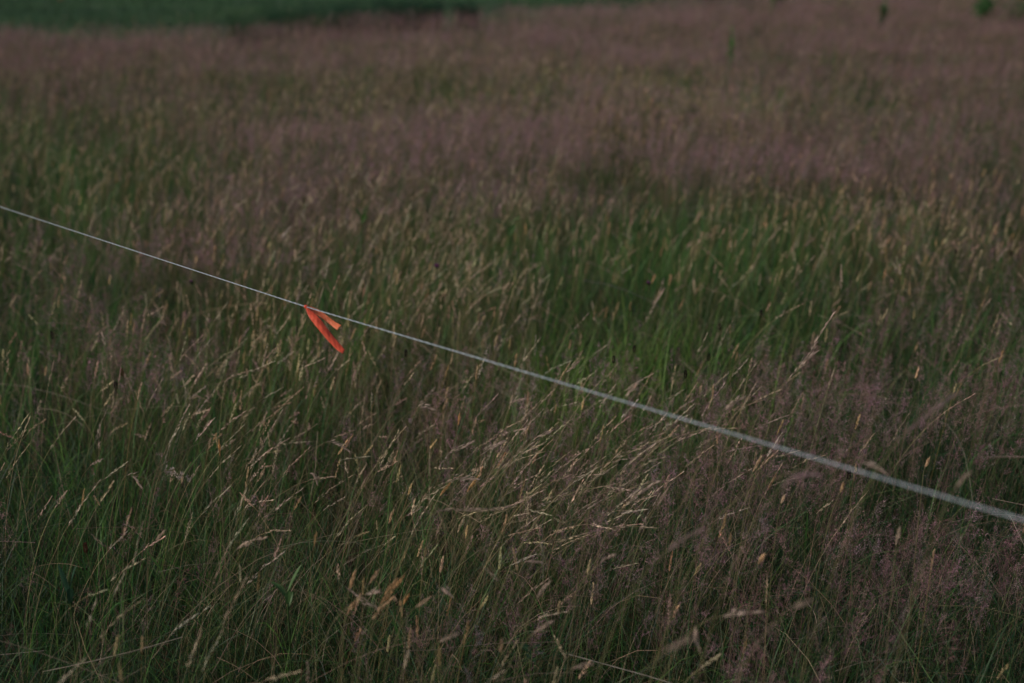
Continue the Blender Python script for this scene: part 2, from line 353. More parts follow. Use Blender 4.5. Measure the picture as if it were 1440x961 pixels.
# ------------------------------------------------------------------ the cord
def tube(S, pts, r, sides, col, closed=False, cap=True):
    pts = np.asarray(pts, float); K = len(pts); r = np.broadcast_to(np.asarray(r, float), (K,))
    t = nrm(np.gradient(pts, axis=0)); ref = np.array([0, 0, 1.]) if abs(t[0][2]) < .9 else np.array([1., 0, 0])
    a = nrm(np.cross(t, ref)); b = np.cross(t, a)
    ang = np.arange(sides)*2*math.pi/sides
    v = pts[:, None]+r[:, None, None]*(a[:, None]*np.cos(ang)[None, :, None]+b[:, None]*np.sin(ang)[None, :, None])
    i = np.arange(K-1)[:, None]*sides; j = np.arange(sides)[None]; jn = (j+1) % sides
    q = np.stack([i+j, i+jn, i+sides+jn, i+sides+j], -1).reshape(-1, 4)
    vv = v.reshape(-1, 3)
    S.add(vv, q, np.tile(np.asarray(col, float), (len(vv), 1)))

def simple_mat(name, col, rough=.5, trans=0., scale=0, amt=.15, bump=0, bscale=200):
    m = bpy.data.materials.new(name); m.use_nodes = True; t = m.node_tree; N = t.nodes.new; L = t.links.new
    b = t.nodes['Principled BSDF']; b.inputs['Roughness'].default_value = rough; b.inputs['Base Color'].default_value = (*col, 1)
    tc = N('ShaderNodeTexCoord')
    if scale:
        no = N('ShaderNodeTexNoise'); no.inputs['Scale'].default_value = scale; no.inputs['Detail'].default_value = 5; L(tc.outputs['Object'], no.inputs['Vector'])
        cr = N('ShaderNodeValToRGB'); e = cr.color_ramp.elements; e[0].position = .35; e[1].position = .65
        e[0].color = (*[c*(1-amt) for c in col], 1); e[1].color = (*[min(1, c*(1+amt)) for c in col], 1)
        L(no.outputs[0], cr.inputs[0]); L(cr.outputs[0], b.inputs['Base Color'])
    if bump:
        n2 = N('ShaderNodeTexNoise'); n2.inputs['Scale'].default_value = bscale; L(tc.outputs['Object'], n2.inputs['Vector'])
        bp = N('ShaderNodeBump'); bp.inputs['Strength'].default_value = bump; bp.inputs['Distance'].default_value = .001; L(n2.outputs[0], bp.inputs['Height']); L(bp.outputs[0], b.inputs['Normal'])
    if trans:
        out = t.nodes['Material Output']; tr = N('ShaderNodeBsdfTranslucent'); tr.inputs[0].default_value = (*col, 1)
        mx = N('ShaderNodeMixShader'); mx.inputs[0].default_value = trans; L(b.outputs[0], mx.inputs[1]); L(tr.outputs[0], mx.inputs[2]); L(mx.outputs[0], out.inputs[0])
    return m
M_CORD = simple_mat('cord_fibre', (.24, .285, .31), .6, scale=300, amt=.25)
A = P(0, 291, 4.02); B = P(430.5, 431.8, 2.70); C_ = P(1440, 732, 1.545)
u0 = nrm(A-B); u1 = nrm(C_-B)
ctrl = [B+u0*7.0+np.array([0, 0, .10]), A, B, C_, B+u1*2.6+np.array([0, 0, .03])]
def poly(ctrl, step):
    out = []
    for a, b in zip(ctrl[:-1], ctrl[1:]):
        k = max(2, int(np.linalg.norm(b-a)/step)); out.append(a+(b-a)*np.arange(k)[:, None]/k)
    out.append(ctrl[-1][None]); return np.concatenate(out)
def sagging(ctrl, step):
    p_ = poly(ctrl, step); L_ = np.linalg.norm(np.diff(p_, axis=0), axis=1); s = np.concatenate([[0], L_.cumsum()])
    for it in range(40):                       # soften the kinks of the polyline
        pass
    return p_, s
line, ss = sagging(ctrl, .0022)
ker = np.hanning(121); ker /= ker.sum()
sm = np.stack([np.convolve(np.pad(line[:, i], 60, mode='edge'), ker, 'valid') for i in range(3)], -1)
tt = nrm(np.gradient(sm, axis=0)); na = nrm(np.cross(tt, np.array([0, 0, 1.]))); nb_ = np.cross(tt, na)
t_ = M_CORD.node_tree; b_ = t_.nodes['Principled BSDF']; src = b_.inputs['Base Color'].links[0].from_socket
at_ = t_.nodes.new('ShaderNodeAttribute'); at_.attribute_name = 'tint'; mu = t_.nodes.new('ShaderNodeVectorMath'); mu.operation = 'MULTIPLY'
t_.links.new(src, mu.inputs[0]); t_.links.new(at_.outputs['Color'], mu.inputs[1]); t_.links.new(mu.outputs[0], b_.inputs['Base Color'])
S = Soup()
for k in range(3):
    ph = ss*2*math.pi/.020+k*2*math.pi/3
    tube(S, sm+.00058*(na*np.cos(ph)[:, None]+nb_*np.sin(ph)[:, None]), .00062, 6, [(1.35, 1.35, 1.35), (1.15, 1.15, 1.15), (.7, .7, .73)][k])
cord = S.build('cord', M_CORD)
for p_ in cord.data.polygons: p_.use_smooth = True
tag(cord, 'thin pale grey twisted cord stretched tight across the meadow', 'cord')

# ------------------------------------------------------------------ the orange ribbon tied to the cord
M_RIB = simple_mat('ribbon_plastic', (.98, .17, .085), .34, trans=.40, scale=90, amt=.10, bump=.35, bscale=260)
M_RIB2 = simple_mat('ribbon_plastic_inner', (.99, .30, .13), .34, trans=.42, scale=90, amt=.10, bump=.35, bscale=260)
rib = empty('ribbon', tuple(B), 'bright orange red marker ribbon tied to the cord, its two tails blown to the right', 'ribbon')
def tail(cent, wid, dep, fold, mat, end_cut, tilt=.006, name='tail'):
    """cent: pixels of the centre line, wid: pixel widths, dep: depth of each point, fold: how far the middle crease stands out"""
    cent = np.array(cent, float); K = 40; s = np.linspace(0, 1, len(cent)); t = np.linspace(0, 1, K)
    cx, cy = np.interp(t, s, cent[:, 0]), np.interp(t, s, cent[:, 1]); w = np.interp(t, s, wid); dd = np.interp(t, s, dep); fo = np.interp(t, s, fold)
    for _ in range(3):
        for a in (cx, cy, w, dd): a[1:-1] = (a[:-2]+a[1:-1]*2+a[2:])/4
    tx, ty = np.gradient(cx), np.gradient(cy); l = np.hypot(tx, ty); nx, ny = -ty/l, tx/l
    M = 9; v = []
    for i in range(K):
        for j in range(M):
            r_ = j/(M-1)-.5
            px_ = cx[i]+nx[i]*w[i]*r_; py_ = cy[i]+ny[i]*w[i]*r_
            if t[i] > .93: px_ += tx[i]/l[i]*end_cut*r_*(t[i]-.93)/.07; py_ += ty[i]/l[i]*end_cut*r_*(t[i]-.93)/.07
            zz = -tilt*r_*min(1, t[i]*6)-fo[i]*(1-abs(r_)*2)*.6+.0006*math.sin(t[i]*31+r_*4)+.0004*math.sin(t[i]*57-r_*9)
            v.append(P(px_, py_, dd[i]+zz))
    me = bpy.data.meshes.new(name)
    f = [(i*M+j, i*M+j+1, (i+1)*M+j+1, (i+1)*M+j) for i in range(K-1) for j in range(M-1)]
    me.from_pydata([tuple(a-B) for a in v], [], f); me.materials.append(mat)
    o = bpy.data.objects.new(name, me); COL.objects.link(o); o.parent = rib
    so_ = o.modifiers.new('thick', 'SOLIDIFY'); so_.thickness = .0003; so_.offset = 0
    for p_ in me.polygons: p_.use_smooth = True
    return o
tail([(430.6, 432), (434, 438), (439.5, 444.5), (446, 452), (456, 465), (466, 477.5), (477, 489.5), (483.6, 494.8)], [2.2, 6, 10, 11.5, 10.5, 9.6, 9, 6.2],
     [2.698, 2.694, 2.690, 2.686, 2.682, 2.680, 2.676, 2.674], [0, .001, .003, .004, .0035, .002, .001, 0], M_RIB, 1.5)['label'] = 'longer deep red orange tail hanging lowest'
tail([(431.5, 431.5), (438, 434), (446, 438.5), (454, 444), (463, 451), (470, 456.5), (477, 461)], [2.5, 5, 7.5, 7.5, 7.2, 7.4, 9.2],
     [2.703, 2.707, 2.708, 2.705, 2.700, 2.694, 2.688], [0, .001, -.001, .001, .002, .001, 0], M_RIB2, -1.0, .004)['label'] = 'shorter lighter orange tail behind the cord'
S = Soup()
for k in range(5):
    a = np.linspace(0, 2*math.pi, 17); off = (k-2)*.0011
    ring = B+u1*off+(.0022+.0005*(k % 2))*(nrm(np.cross(u1, [0, 0, 1.]))*np.cos(a)[:, None]+np.cross(u1, nrm(np.cross(u1, [0, 0, 1.])))*np.sin(a)[:, None])+u1*(.0012*np.sin(a+k))[:, None]
    tube(S, ring, .0011, 6, (1, 1, 1))
kn = S.build('knot', M_RIB, rib, origin=B)
for p_ in kn.data.polygons: p_.use_smooth = True

# ------------------------------------------------------------------ single stalks that stand out
BR = np.array([1.35, 1.36, 1.6])
def stalk(name, label, cat, pts, z=.62, head='pale', hw=.006, frac=.5, group='seeding grass stalks that stand out', stem_col=(.20, .18, .09), w=.0011, col=None, ground=True):
    """pts: photograph pixels from the tip down the stalk; z: height of the tip; frac: part of that line that carries the head"""
    pts = np.array(pts, float); z = z*.84 if z < .75 else z; dd = depth_for(pts[0, 1], z)
    q = np.array([P(a, b, dd) for a, b in pts])
    # smooth and go on down to the soil
    t = np.linspace(0, 1, len(q)); T = np.linspace(0, 1, 15); q = np.stack([np.interp(T, t, q[:, i]) for i in range(3)], -1)
    for _ in range(2): q[1:-1] = (q[:-2]+2*q[1:-1]+q[2:])/4
    vis = q.copy(); e = q[-1]; dr = nrm(q[-1]-q[-3])
    if e[2] > .03:
        hz = e[2]; m1 = e+dr*hz*.16; m1[2] = max(m1[2], hz*.15); gnd = np.array([m1[0]+dr[0]*hz*.15, m1[1]-.02, .0])
        s = np.linspace(0, 1, 9)[1:, None]; ext = (1-s)**2*e+2*s*(1-s)*m1+s*s*gnd; q = np.concatenate([q, ext])
    base = q[-1].copy(); base[2] = 0
    root = empty(name, tuple(base), label, cat, group)
    S = Soup(); tube(S, q, np.linspace(w*.35, w*.6, len(q)), 5, stem_col)
    S.build('stem', M_STRAW, root, origin=base)
    S = Soup(); K = 40
    hp = vis[::-1]; L = np.linalg.norm(np.diff(vis, axis=0), axis=1).sum(); hl = L*frac
    c1 = hp[None]; d1 = np.array([1.0])
    if head == 'spike':     # tight spike
        cc = BR*np.array([col or (.38, .25, .115)]); bristle(S, c1, np.array([1-frac]), int(1500*hl+30), np.array([hw*.62]), .007, .0014, cc, d1, .26, 0, 1.0)
    elif head == 'fluffy':
        cc = BR*np.array([col or (.33, .25, .17)]); bristle(S, c1, np.array([1-frac]), int(1700*hl+40), np.array([hw*.55]), .006, .0011, cc, d1, .5, 0, .9)
    elif head == 'pale':
        cc = BR*np.array([col or (.47, .36, .25)]); sided(S, c1, np.array([1-frac]), d1, cc, nb=int(hl*220)+6, bl=.022)
    elif head == 'tuft':
        cc = BR*np.array([col or (.42, .33, .25)])
        panicle(S, c1, np.array([1-frac]), d1, cc, 16, 10, np.array([hw]))
    h_ = S.build('seed_head', M_HEAD, root, origin=base)
    return root
G = 'grass stalk'
# placed by the tip pixel, then down the stalk
stalk('grass_stalk', 'pale feathery stalk rising above the cord, its tip leaning right in the green grass', G, [(933, 408), (922, 425), (897, 472), (884, 505)], .66, 'pale', frac=.55)
stalk('grass_stalk', 'upright narrow straw stalk with a kinked tip on the green patch right of centre', G, [(1183, 376), (1183, 405), (1178, 435), (1172, 470)], .70, 'pale', frac=.4)
stalk('grass_stalk', 'long pale diagonal stalk reaching up to the right behind the cord', G, [(1171, 443), (1150, 474), (1140, 498), (1112, 530), (1085, 556)], .78, 'pale', frac=.8)
stalk('grass_stalk', 'pale stalk crossing just below the longest diagonal stalk behind the cord', G, [(1147, 496), (1128, 510), (1115, 535), (1098, 562)], .76, 'pale', frac=.5)
stalk('grass_stalk', 'drooping tufted pale panicle standing over the lower left grass', G, [(266, 674), (252, 667), (238, 660), (226, 664), (219, 680), (212, 720)], .62, 'tuft', hw=.020, frac=.55, col=(.50, .40, .31))
stalk('grass_stalk', 'second pale tufted stalk left of the drooping panicle', G, [(196, 682), (186, 670), (176, 668), (166, 690)], .60, 'pale', frac=.6)
stalk('grass_stalk', 'plump pale head lying almost flat over dark grass, lower left of centre', G, [(374, 756), (362, 759), (345, 765), (331, 773), (320, 790)], .60, 'fluffy', hw=.010, frac=.75, col=(.50, .38, .25))
stalk('grass_stalk', 'short tan head pointing up right at the lower left', G, [(229, 749), (222, 757), (216, 766), (211, 790)], .58, 'spike', hw=.008, frac=.5, col=(.42, .32, .20))
for L_, pt, z_, hw_, c_ in [
    ('large ochre head, right one of the tallest pair at the bottom', [(566, 813), (556, 826), (540, 846), (533, 858), (520, 885)], .62, .010, (.42, .26, .11)),
    ('large ochre head, left one of the tallest pair at the bottom', [(556, 817), (547, 829), (536, 848), (530, 862), (522, 900)], .62, .010, (.40, .25, .11)),
    ('long ochre head just below the tallest pair at the bottom', [(552, 841), (538, 853), (524, 870), (514, 882), (505, 910)], .61, .009, (.42, .28, .14)),
    ('slender upright ochre head left of the tall pair at the bottom', [(499, 806), (494, 820), (489, 838), (485, 870)], .61, .008, (.42, .28, .14)),
    ('pale ochre head between the upright head and the tall pair', [(531, 804), (524, 814), (517, 826), (513, 845)], .60, .007, (.46, .32, .17)),
    ('short orange brown head right of the tall pair', [(573, 839), (569, 846), (566, 854), (562, 880)], .56, .007, (.42, .24, .09)),
    ('pale beige head pointing right, above the lowest fluffy head', [(602, 842), (594, 848), (585, 854), (578, 859), (565, 880)], .60, .008, (.42, .31, .18)),
    ('ochre head at the left end of the bottom cluster', [(497, 849), (491, 858), (486, 870), (482, 890)], .58, .008, (.42, .28, .14)),
    ('orange head hanging right in the middle of the wind bent stalks', [(671, 672), (664, 682), (657, 692), (652, 697), (646, 720)], .62, .008, (.45, .28, .10)),
    ('slim orange head left below the hanging one', [(633, 680), (626, 688), (619, 697), (614, 704), (606, 730)], .62, .006, (.42, .26, .10)),
    ('upright orange spike touched by the cord left of centre below', [(646, 585), (645, 593), (643, 603), (641, 622)], .66, .005, (.45, .28, .11)),
    ('two toned orange spike standing upright over the left stalks', [(308, 622), (309, 634), (310, 648), (311, 680)], .62, .006, (.44, .27, .10)),
    ('ochre head leaning right in the purple grass under the cord', [(1070, 644), (1065, 652), (1059, 664), (1055, 672), (1050, 700)], .74, .006, (.48, .35, .19)),
    ('small bright cream head in the purple grass right of the ochre one', [(1102, 700), (1100, 705), (1097, 711), (1094, 730)], .66, .008, (.55, .42, .24)),
    ('small tan head close under the cord at the right', [(1306, 647), (1303, 654), (1299, 661), (1296, 690)], .72, .007, (.48, .34, .18)),
    ('slim tan head left of the leafless purple arch', [(1185, 683), (1183, 689), (1179, 697), (1172, 715)], .70, .005, (.44, .30, .14)),
    ('blurred yellow head in the purple grass low right of centre', [(1073, 783), (1069, 789), (1063, 799), (1057, 830)], .68, .011, (.48, .34, .17)),
    ('blurred tan upright head at the far lower right', [(1265, 745), (1262, 757), (1259, 774), (1256, 810)], .72, .008, (.36, .28, .18))]:
    stalk('grass_stalk', L_, G, pt, z_, 'spike', hw=hw_, frac=.55, col=c_)
for L_, pt, z_, hd, fr, hw_ in [
    ('fuzzy beige head pointing right near the bottom edge, lower centre', [(643, 892), (634, 895), (624, 900), (612, 905), (596, 925)], .60, 'fluffy', .62, .009),
    ('thin straight stalk running down to the right from a pale tip near the bottom', [(628, 832), (640, 842), (650, 854), (672, 877), (700, 910), (722, 940)], .60, 'pale', .25, .004),
    ('dry greyish head crossing under the tall ochre pair', [(492, 830), (506, 840), (520, 850), (534, 858), (551, 868)], .58, 'pale', .85, .005),
    ('thin head curving right just left of the tall ochre pair', [(529, 833), (520, 834), (510, 838), (500, 846), (480, 862)], .59, 'pale', .5, .005),
    ('long fuzzy grey head lying level in the middle of the lower grass', [(722, 711), (704, 716), (680, 717), (655, 717), (632, 716), (612, 719), (600, 730)], .74, 'fluffy', .85, .006),
    ('fluffy head curving right above a level grey one', [(670, 674), (655, 673), (640, 674), (625, 680), (610, 690), (595, 705)], .66, 'pale', .55, .004),
    ('long pale level stalk with feathered tip at the lower right', [(1070, 861), (1052, 861), (1033, 863), (1015, 867), (998, 871)], .72, 'pale', .85, .004),
    ('blurred fuzzy stalk pointing right beyond the level pale one', [(1139, 845), (1128, 849), (1115, 856), (1104, 862), (1085, 880)], .78, 'fluffy', .55, .008),
    ('small kinked pale stalk standing upright at the bottom right of centre', [(978, 890), (980, 903), (985, 920), (990, 940)], .66, 'pale', .7, .003),
    ('short tan head pointing right amid purple panicles', [(863, 781), (854, 785), (845, 791), (837, 798), (822, 815)], .64, 'fluffy', .55, .006),
    ('long grey feathery stalk leaning right below the cord', [(922, 679), (908, 686), (893, 697), (880, 710), (865, 728)], .72, 'pale', .8, .005),
    ('blurred dusky head leaning right low in the purple grass', [(986, 745), (970, 753), (950, 766), (935, 777), (918, 792)], .82, 'fluffy', .7, .007),
    ('long bowed stalk arching right across the cord with a fine pale tip', [(1240, 662), (1225, 653), (1205, 648), (1180, 647), (1150, 652), (1120, 661), (1080, 678), (1040, 700)], .80, 'pale', .3, .003),
    ('blurred purple head arching right under the bowed stalk', [(1145, 668), (1130, 668), (1115, 672), (1100, 684), (1085, 700)], .90, 'fluffy', .8, .009),
    ('large blurred fuzzy head leaning right at the right side above the cord', [(1350, 552), (1330, 563), (1305, 582), (1282, 602), (1262, 622)], .98, 'fluffy', .85, .006),
    ('blurred grey head just above the cord at the far right', [(1362, 667), (1354, 674), (1347, 683), (1340, 693), (1330, 712)], .90, 'fluffy', .7, .004),
    ('slim tan head at the left edge of the purple patch below the cord', [(937, 691), (930, 702), (924, 712), (918, 722), (908, 740)], .66, 'fluffy', .5, .006),
    ('plump pale head pointing right at the bottom centre', [(776, 875), (766, 880), (756, 887), (745, 895), (730, 912)], .62, 'fluffy', .65, .008),
    ('short pale head pointing right at the very bottom centre', [(831, 934), (820, 936), (810, 939), (799, 943), (785, 955)], .64, 'fluffy', .65, .008),
    ('greyish feathery head leaning right below centre', [(773, 819), (765, 826), (757, 838), (750, 852), (742, 875)], .64, 'fluffy', .6, .007),
    ('small level pale head right of centre low in the grass', [(759, 791), (749, 790), (740, 790), (731, 793), (720, 805)], .63, 'fluffy', .6, .005),
    ('fuzzy blurred head pointing right at the bottom right of centre', [(971, 900), (958, 903), (944, 911), (930, 920), (915, 935)], .80, 'fluffy', .7, .007),
    ('tall pale stalk with a bent tip in the middle of the wind bent stalks', [(735, 562), (726, 564), (717, 568), (711, 576), (705, 586), (694, 603), (684, 625)], .72, 'pale', .45, .004),
    ('pale stalk with long feathered head below the bent tip', [(706, 622), (695, 627), (683, 634), (672, 643), (660, 656), (645, 675)], .70, 'pale', .6, .004),
    ('pale stalk leaning right, left neighbour of the feathered one', [(661, 623), (648, 629), (634, 635), (622, 642), (606, 654), (585, 672)], .70, 'pale', .5, .004),
    ('stiff stalk reaching far right with a thin head under the cord', [(773, 607), (762, 612), (750, 618), (740, 630), (728, 645)], .71, 'pale', .55, .004),
    ('nodding pale tip bowed over at the left of the wind bent stalks', [(489, 633), (480, 626), (468, 622), (456, 622), (446, 630), (436, 645)], .68, 'pale', .6, .004),
    ('hooked pale head over the lower left grass', [(446, 680), (444, 671), (438, 665), (431, 666), (424, 671), (415, 690)], .62, 'fluffy', .5, .005),
    ('nodding stalk with level pale tip above the plump lying head', [(607, 575), (597, 572), (586, 573), (576, 580), (562, 592)], .70, 'pale', .6, .004),
    ('tall stalk crossing behind the cord with a pale upright tip', [(1042, 560), (1030, 566), (1018, 576), (1005, 590), (994, 605), (984, 640)], .78, 'pale', .45, .004),
    ('twin tipped pale stalk rising to the cord right of centre', [(893, 542), (884, 552), (876, 562), (868, 578), (858, 600)], .80, 'pale', .5, .004),
    ('tall stalk leaning right past the cord in the green grass', [(812, 510), (800, 520), (788, 531), (774, 545), (760, 565)], .76, 'pale', .4, .004)]:
    col_ = {'blurred purple head arching right under the bowed stalk': (.30, .20, .18), 'large blurred fuzzy head leaning right at the right side above the cord': (.26, .18, .16), 'blurred dusky head leaning right low in the purple grass': (.30, .21, .17)}.get(L_)
    stalk('grass_stalk', L_, G, pt, z_, hd, hw=hw_, frac=fr, col=col_)

# ------------------------------------------------------------------ ribwort plantain heads (small, dark, on bare stems)
for L_, tp in [
    ('dark plantain head on a straw stem in the green patch right of centre', (1070, 441)), ('dark plantain head left of the green patch near a pale dead stalk', (997, 503)),
    ('dark plantain head just right of the dead stalk', (1012, 460)), ('dark brown plantain head between two leaning stalks above the cord', (863, 506)),
    ('small dark plantain head at the foot of the feathery stalk above the cord', (892, 491)), ('dark plantain head above the cord right of the ribbon', (571, 497)),
    ('dark plantain head high in the tan grass above the ribbon', (584, 350)), ('dark plantain head in the far right grass', (1345, 354)),
    ('dark plantain head at the right edge of the meadow', (1422, 357)), ('reddish dark plantain head low at the left', (120, 771)),
    ('dark plantain head in the left grass under the cord', (163, 543)), ('dark plantain head left in the purple grass', (73, 472)),
    ('orange brown plantain head in the left grass', (172, 524)), ('dark plantain head at the left edge of the purple patch', (964, 527)),
    ('dark purple plantain head beside the cord at the right', (1194, 668))]:
    z_ = rng.uniform(.46, .54); dd = depth_for(tp[1], z_); tip = P(*tp, dd)
    base = tip+np.array([rng.normal(0, .03), rng.normal(0, .03), 0]); base[2] = 0
    r = empty('plantain', tuple(base), L_, 'wildflower', 'plantain heads in the meadow')
    s = np.linspace(0, 1, 8)[:, None]; S = Soup(); tube(S, base*(1-s)+tip*s+np.array([.02, 0, 0])*np.sin(s*math.pi), .0009, 5, (.13, .13, .06)); S.build('stem', M_STRAW, r, origin=base)
    S = Soup(); k = 260; u = rng.random(k); ax = nrm((tip-base)[None])[0]
    rad = perp(np.repeat(ax[None], k, 0)); pr = .0030*np.sqrt(np.clip(1-(2*u-1)**2, 0, 1))
    cc = (.10, .045, .02) if 'orange' in L_ else (.09, .025, .02) if 'reddish' in L_ else (.030, .018, .020)
    S.kites(tip+ax*((u-.5)*.020)[:, None]+rad*pr[:, None]*.8, nrm(rad+ax*.5), np.full(k, .0024), np.full(k, .0018), jitcol(k, [cc], .3))
    S.build('flower_head', M_HEAD, r, origin=base)

# knapweed flowers
for L_, tp, r0 in [('small purple knapweed flower in the tan grass above the cord', (614, 374), .010), ('tiny purple knapweed flower just under the cord at the left', (269, 396), .006), ('dull pink knapweed flower in the far green grass right of centre', (912, 398), .007)]:
    z_ = .52; dd = depth_for(tp[1], z_); tip = P(*tp, dd); base = tip.copy(); base[2] = 0; base[0] -= .03
    r = empty('knapweed', tuple(base), L_, 'wildflower', 'knapweed flowers in the meadow')
    s = np.linspace(0, 1, 8)[:, None]; S = Soup(); tube(S, base*(1-s)+tip*s, .0011, 5, (.08, .11, .04)); S.build('stem', M_LEAF, r, origin=base)
    S = Soup(); k = 70; dv = nrm(rng.normal(size=(k, 3))*[1, 1, .5]+[0, 0, .8]); S.kites(np.repeat(tip[None], k, 0), dv, np.full(k, r0), np.full(k, r0*.22), jitcol(k, [(.36, .12, .30), (.28, .09, .26)], .15)); S.build('petal_tuft', M_HEAD, r, origin=base)
    S = Soup(); k = 90; dv = runit(k); S.kites(tip-np.array([0, 0, .004])+dv*.003, nrm(dv+[0, 0, .8]), np.full(k, .004), np.full(k, .003), jitcol(k, [(.05, .05, .025)], .2)); S.build('bud', M_LEAF, r, origin=base)

# ------------------------------------------------------------------ leafy plants near the camera
def leaf(S, b, dirv, L, w, droop, col, K=9, cup=.25):
    s = np.linspace(0, 1, K); dirv = nrm(np.array(dirv, float)[None])[0]
    c = b+dirv*L*s[:, None]-np.array([0, 0, 1.])*(droop*L*s**2)[:, None]
    sd_ = nrm(np.cross(dirv, [0, 0, 1.])[None])[0]; up = np.cross(sd_, dirv)
    prof = np.sin(np.pi*np.clip(s*.93+.05, 0, 1))**.7*w*.5
    for sg in (-1, 1):                       # two halves folded along the midrib
        a = c; e_ = c+sd_*(sg*prof)[:, None]+up*(cup*prof)[:, None]
        v = np.stack([a, e_], 1).reshape(-1, 3); i = np.arange(K-1)*2
        S.add(v, np.stack([i, i+1, i+3, i+2], -1), np.tile(np.array(col), (len(v), 1)))
def leafy(name, label, cat, px_, py_, z, leaves, L, w, col, group=None, spread=.7, el=.9):
    dd = depth_for(py_, z); tip = P(px_, py_, dd); base = tip.copy(); base[2] = 0
    r = empty(name, tuple(base), label, cat, group)
    S = Soup(); s = np.linspace(0, 1, 6)[:, None]; tube(S, base*(1-s)+tip*s, .0018, 6, (.07, .12, .04)); S.build('stem', M_LEAF, r, origin=base)
    for k in range(leaves):
        S = Soup(); a = k*2.4+rng.random()*.5; e_ = el+rng.normal()*.2
        leaf(S, tip-np.array([0, 0, .012*(k % 4)]), (math.cos(a)*spread, math.sin(a)*spread, e_), L*rng.uniform(.7, 1.1), w*rng.uniform(.8, 1.2), rng.uniform(.1, .5), np.array(col)*rng.uniform(.8, 1.2))
        S.build('leaf', M_LEAF, r, origin=base)
    return r
leafy('broad_leaved_plant', 'pale green broad bladed leaves poking up in the lower left grass', 'plant', 404, 835, .34, 5, .075, .010, (.085, .17, .055), spread=.45, el=1.0)
leafy('broad_leaved_plant', 'low bluish green leafy plant at the bottom centre', 'plant', 748, 912, .26, 7, .030, .012, (.045, .10, .045), spread=1.0, el=.6)
leafy('broad_leaved_plant', 'dark bluish green broad leaf standing in the bottom left corner grass', 'plant', 98, 835, .38, 3, .10, .012, (.030, .075, .042), spread=.25, el=1.0)
leafy('broad_leaved_plant', 'light green fern like leaves in the grass above the middle of the photo', 'plant', 716, 318, .56, 6, .08, .016, (.09, .17, .06), spread=.8, el=.9)
leafy('broad_leaved_plant', 'leafy green shoots among the seed heads above the cord left of centre', 'plant', 508, 302, .56, 6, .07, .014, (.07, .15, .04), spread=.7, el=.9)
for L_, pt in [('single bright green blade standing right of the long straight stalk', [(720, 820), (706, 850), (692, 880), (684, 905)]),
               ('bright green blade crossing low in the bottom left grass', [(203, 770), (214, 785), (226, 802), (236, 830)]),
               ('bluish green blade dropping from the grey head at the bottom', [(551, 868), (557, 884), (563, 900), (570, 925)]),
               ('two toned green blade in the gap of the purple grass', [(1136, 720), (1134, 745), (1132, 770), (1130, 800)])]:
    q = np.array([P(a, b, depth_for(b, .45 if i == 0 else max(.05, .45-.12*i))) for i, (a, b) in enumerate(pt)])
    base = q[-1].copy(); base[2] = 0; q = np.concatenate([q, base[None]])
    t = np.linspace(0, 1, len(q)); T = np.linspace(0, 1, 12); q = np.stack([np.interp(T, t, q[:, i]) for i in range(3)], -1)
    S = Soup(); prof = np.array([.08, .4, .6, .75, .85, .95, 1, 1, .95, .9, .85, .8])*.0055
    for sg in (-1, 1):
        e_ = q+np.array([1., .3*sg, .15])*(sg*prof*.5)[:, None]; v = np.stack([q, e_], 1).reshape(-1, 3); i = np.arange(11)*2
        S.add(v, np.stack([i, i+1, i+3, i+2], -1), np.tile(np.array([.075, .17, .045]), (len(v), 1)))
    o = S.build('broad_grass', M_LEAF, origin=base); o.location = base; tag(o, L_, 'grass blade')

# ------------------------------------------------------------------ saplings, shrubs and rush tufts far off
def shrub(name, label, cat, px_, py_top, dist, height, rad, nleaf, ls, col, group):
    dist *= 1.08
    """a small woody plant: stem with a few limbs and a crown of separate leaves; the tip is seen at the pixel"""
    tip = P(px_, py_top, dist); top = max(.25, tip[2]); base = np.array([tip[0], tip[1], 0.])
    r = empty(name, tuple(base), label, cat, group)
    S = Soup(); s = np.linspace(0, 1, 8)[:, None]; tube(S, base+np.array([0, 0, 1.])*s*top*.95+np.array([.02, 0, 0])*np.sin(s*5), np.linspace(.008, .003, 8), 6, (.09, .07, .045))
    tips = []
    for k in range(9):
        a = rng.uniform(0, 6.28); z0 = top*rng.uniform(.45, .85); e_ = base+np.array([math.cos(a)*rad*rng.uniform(.5, 1), math.sin(a)*rad*rng.uniform(.5, 1), min(top, z0+height*rng.uniform(.3, .6))])
        st_ = base+np.array([0, 0, z0]); tube(S, st_*(1-s)+e_*s+np.array([0, 0, .02])*np.sin(s*3.14), np.linspace(.004, .0015, 8), 5, (.09, .08, .04)); tips.append((st_, e_))
    tips.append((base+np.array([0, 0, top*.6]), base+np.array([0, 0, top])))
    S.build('stem', M_STRAW, r, origin=base)
    S = Soup(); k = rng.integers(0, len(tips), nleaf); a = np.array([t[0] for t in tips])[k]; b = np.array([t[1] for t in tips])[k]; u = rng.random(nleaf)**.6
    S.kites(a+(b-a)*u[:, None]+rng.normal(size=(nleaf, 3))*rad*.18, nrm(runit(nleaf)+[0, 0, .3]), ls*rng.uniform(.6, 1.2, nleaf), ls*.55*rng.uniform(.7, 1.2, nleaf), jitcol(nleaf, [col], .3))
    S.build('foliage', M_LEAF, r, origin=base)
SG = 'saplings and shrubs at the far side of the meadow'
shrub('sapling', 'tiny bright green sapling top poking out of the far purple grass', 'sapling', 1030, 36, 10.6, .12, .03, 170, .026, (.08, .26, .06), SG)
shrub('sapling', 'small dark green upright sapling near the far edge at the right', 'sapling', 1242, 2, 14.3, .25, .055, 150, .04, (.05, .15, .045), SG)
shrub('shrub', 'wide dark green bush cut off by the top edge at the right', 'shrub', 1385, -6, 15.0, .32, .19, 300, .05, (.06, .17, .05), SG)
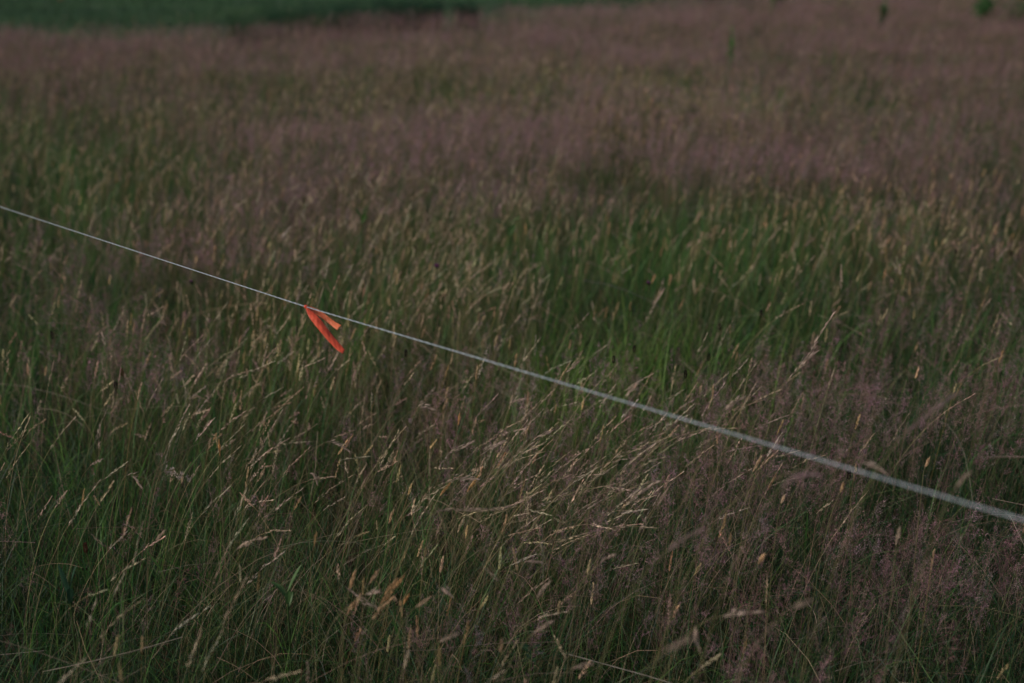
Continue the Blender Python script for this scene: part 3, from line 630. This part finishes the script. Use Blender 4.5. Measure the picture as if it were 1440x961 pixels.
shrub('shrub', 'dark low bush at the top edge right of centre', 'shrub', 1045, -8, 18.0, .4, .16, 260, .05, (.04, .10, .042), SG)
shrub('shrub', 'dark low bush left of its twin at the top edge right of centre', 'shrub', 1000, -6, 18.2, .4, .22, 320, .05, (.045, .11, .045), SG)
shrub('shrub', 'olive low bush at the top edge between the dark bush and the upright sapling', 'shrub', 1095, -4, 17.0, .35, .17, 260, .05, (.10, .14, .055), SG)
shrub('shrub', 'faint dark bush in the top right corner', 'shrub', 1440, -4, 15.2, .35, .25, 300, .05, (.05, .12, .045), SG)
for i, (px_, top_, dist, wd, L_) in enumerate([
    (405, 8, 15.9, .32, 'leftmost dark rush tuft at the far edge of the meadow'), (458, 5, 16.4, .30, 'dark rush tuft second from the left at the far edge'),
    (505, 2, 16.8, .34, 'dark rush tuft in the middle of the far row'), (556, -8, 17.2, .26, 'tallest blackish rush tuft at the top edge'),
    (598, -1, 17.6, .22, 'dark rush tuft just right of the blackish one'), (655, 4, 18.2, .16, 'small thin rush tuft apart at the right end of the row'),
    (430, 16, 15.6, .25, 'low green rush tuft in front of the left end of the row'), (345, 24, 14.9, .20, 'low olive tuft where the mown field meets the meadow')]):
    dist *= 1.08; top_ -= 5; t = P(px_, top_, dist); base = np.array([t[0], max(t[1], float(edge_y(np.array([t[0]]))[0])+.05), 0]); hh = max(.2, t[2])
    n = 800; a = rng.uniform(-3.14, 3.14, n); rr = wd*np.sqrt(rng.random(n))
    b = np.stack([np.cos(a)*rr, np.sin(a)*rr, np.zeros(n)], -1)
    S = Soup(); c = curve(b, a+rng.normal(size=n)*.4, hh*rng.uniform(.45, 1.08, n), rng.uniform(0, .15, n), rng.uniform(.1, .6, n), 1.5, 5)
    cc = (.020, .060, .032) if i not in (6, 7) else (.03, .07, .03)
    S.strips(c, np.outer(rng.uniform(.004, .008, n), [1, 1, .9, .7, .5, .1]), perp(nrm(c[:, -1]-c[:, 0])), jitcol(n, [cc, tuple(x*1.4 for x in cc)], .25))
    o = S.build('rush_tuft', M_LEAF); o.location = base; tag(o, L_, 'rush tuft', 'rush tufts along the far edge of the meadow')
# a poppy in the far field
t = P(85, 0, 24.0); base = np.array([t[0], t[1], 0]); hh = max(.1, t[2])
r = empty('poppy', tuple(base), 'tiny red flower far out in the mown field at the top left', 'wildflower')
S = Soup(); s = np.linspace(0, 1, 5)[:, None]; tube(S, base+np.array([0, 0, hh])*s, .003, 5, (.06, .1, .04)); S.build('stem', M_LEAF, r, origin=base)
S = Soup(); dv = nrm(np.array([[1, 0, .5], [-1, 0, .5], [0, 1, .5], [0, -1, .5]], float)); S.kites(np.repeat((base+[0, 0, hh])[None], 4, 0), dv, np.full(4, .03), np.full(4, .035), np.tile([.5, .03, .02], (4, 1)), .6); S.build('petals', M_HEAD, r, origin=base)
bpy.context.view_layer.update()
print('quads total', sum(len(o.data.polygons) for o in bpy.data.objects if o.type == 'MESH'))
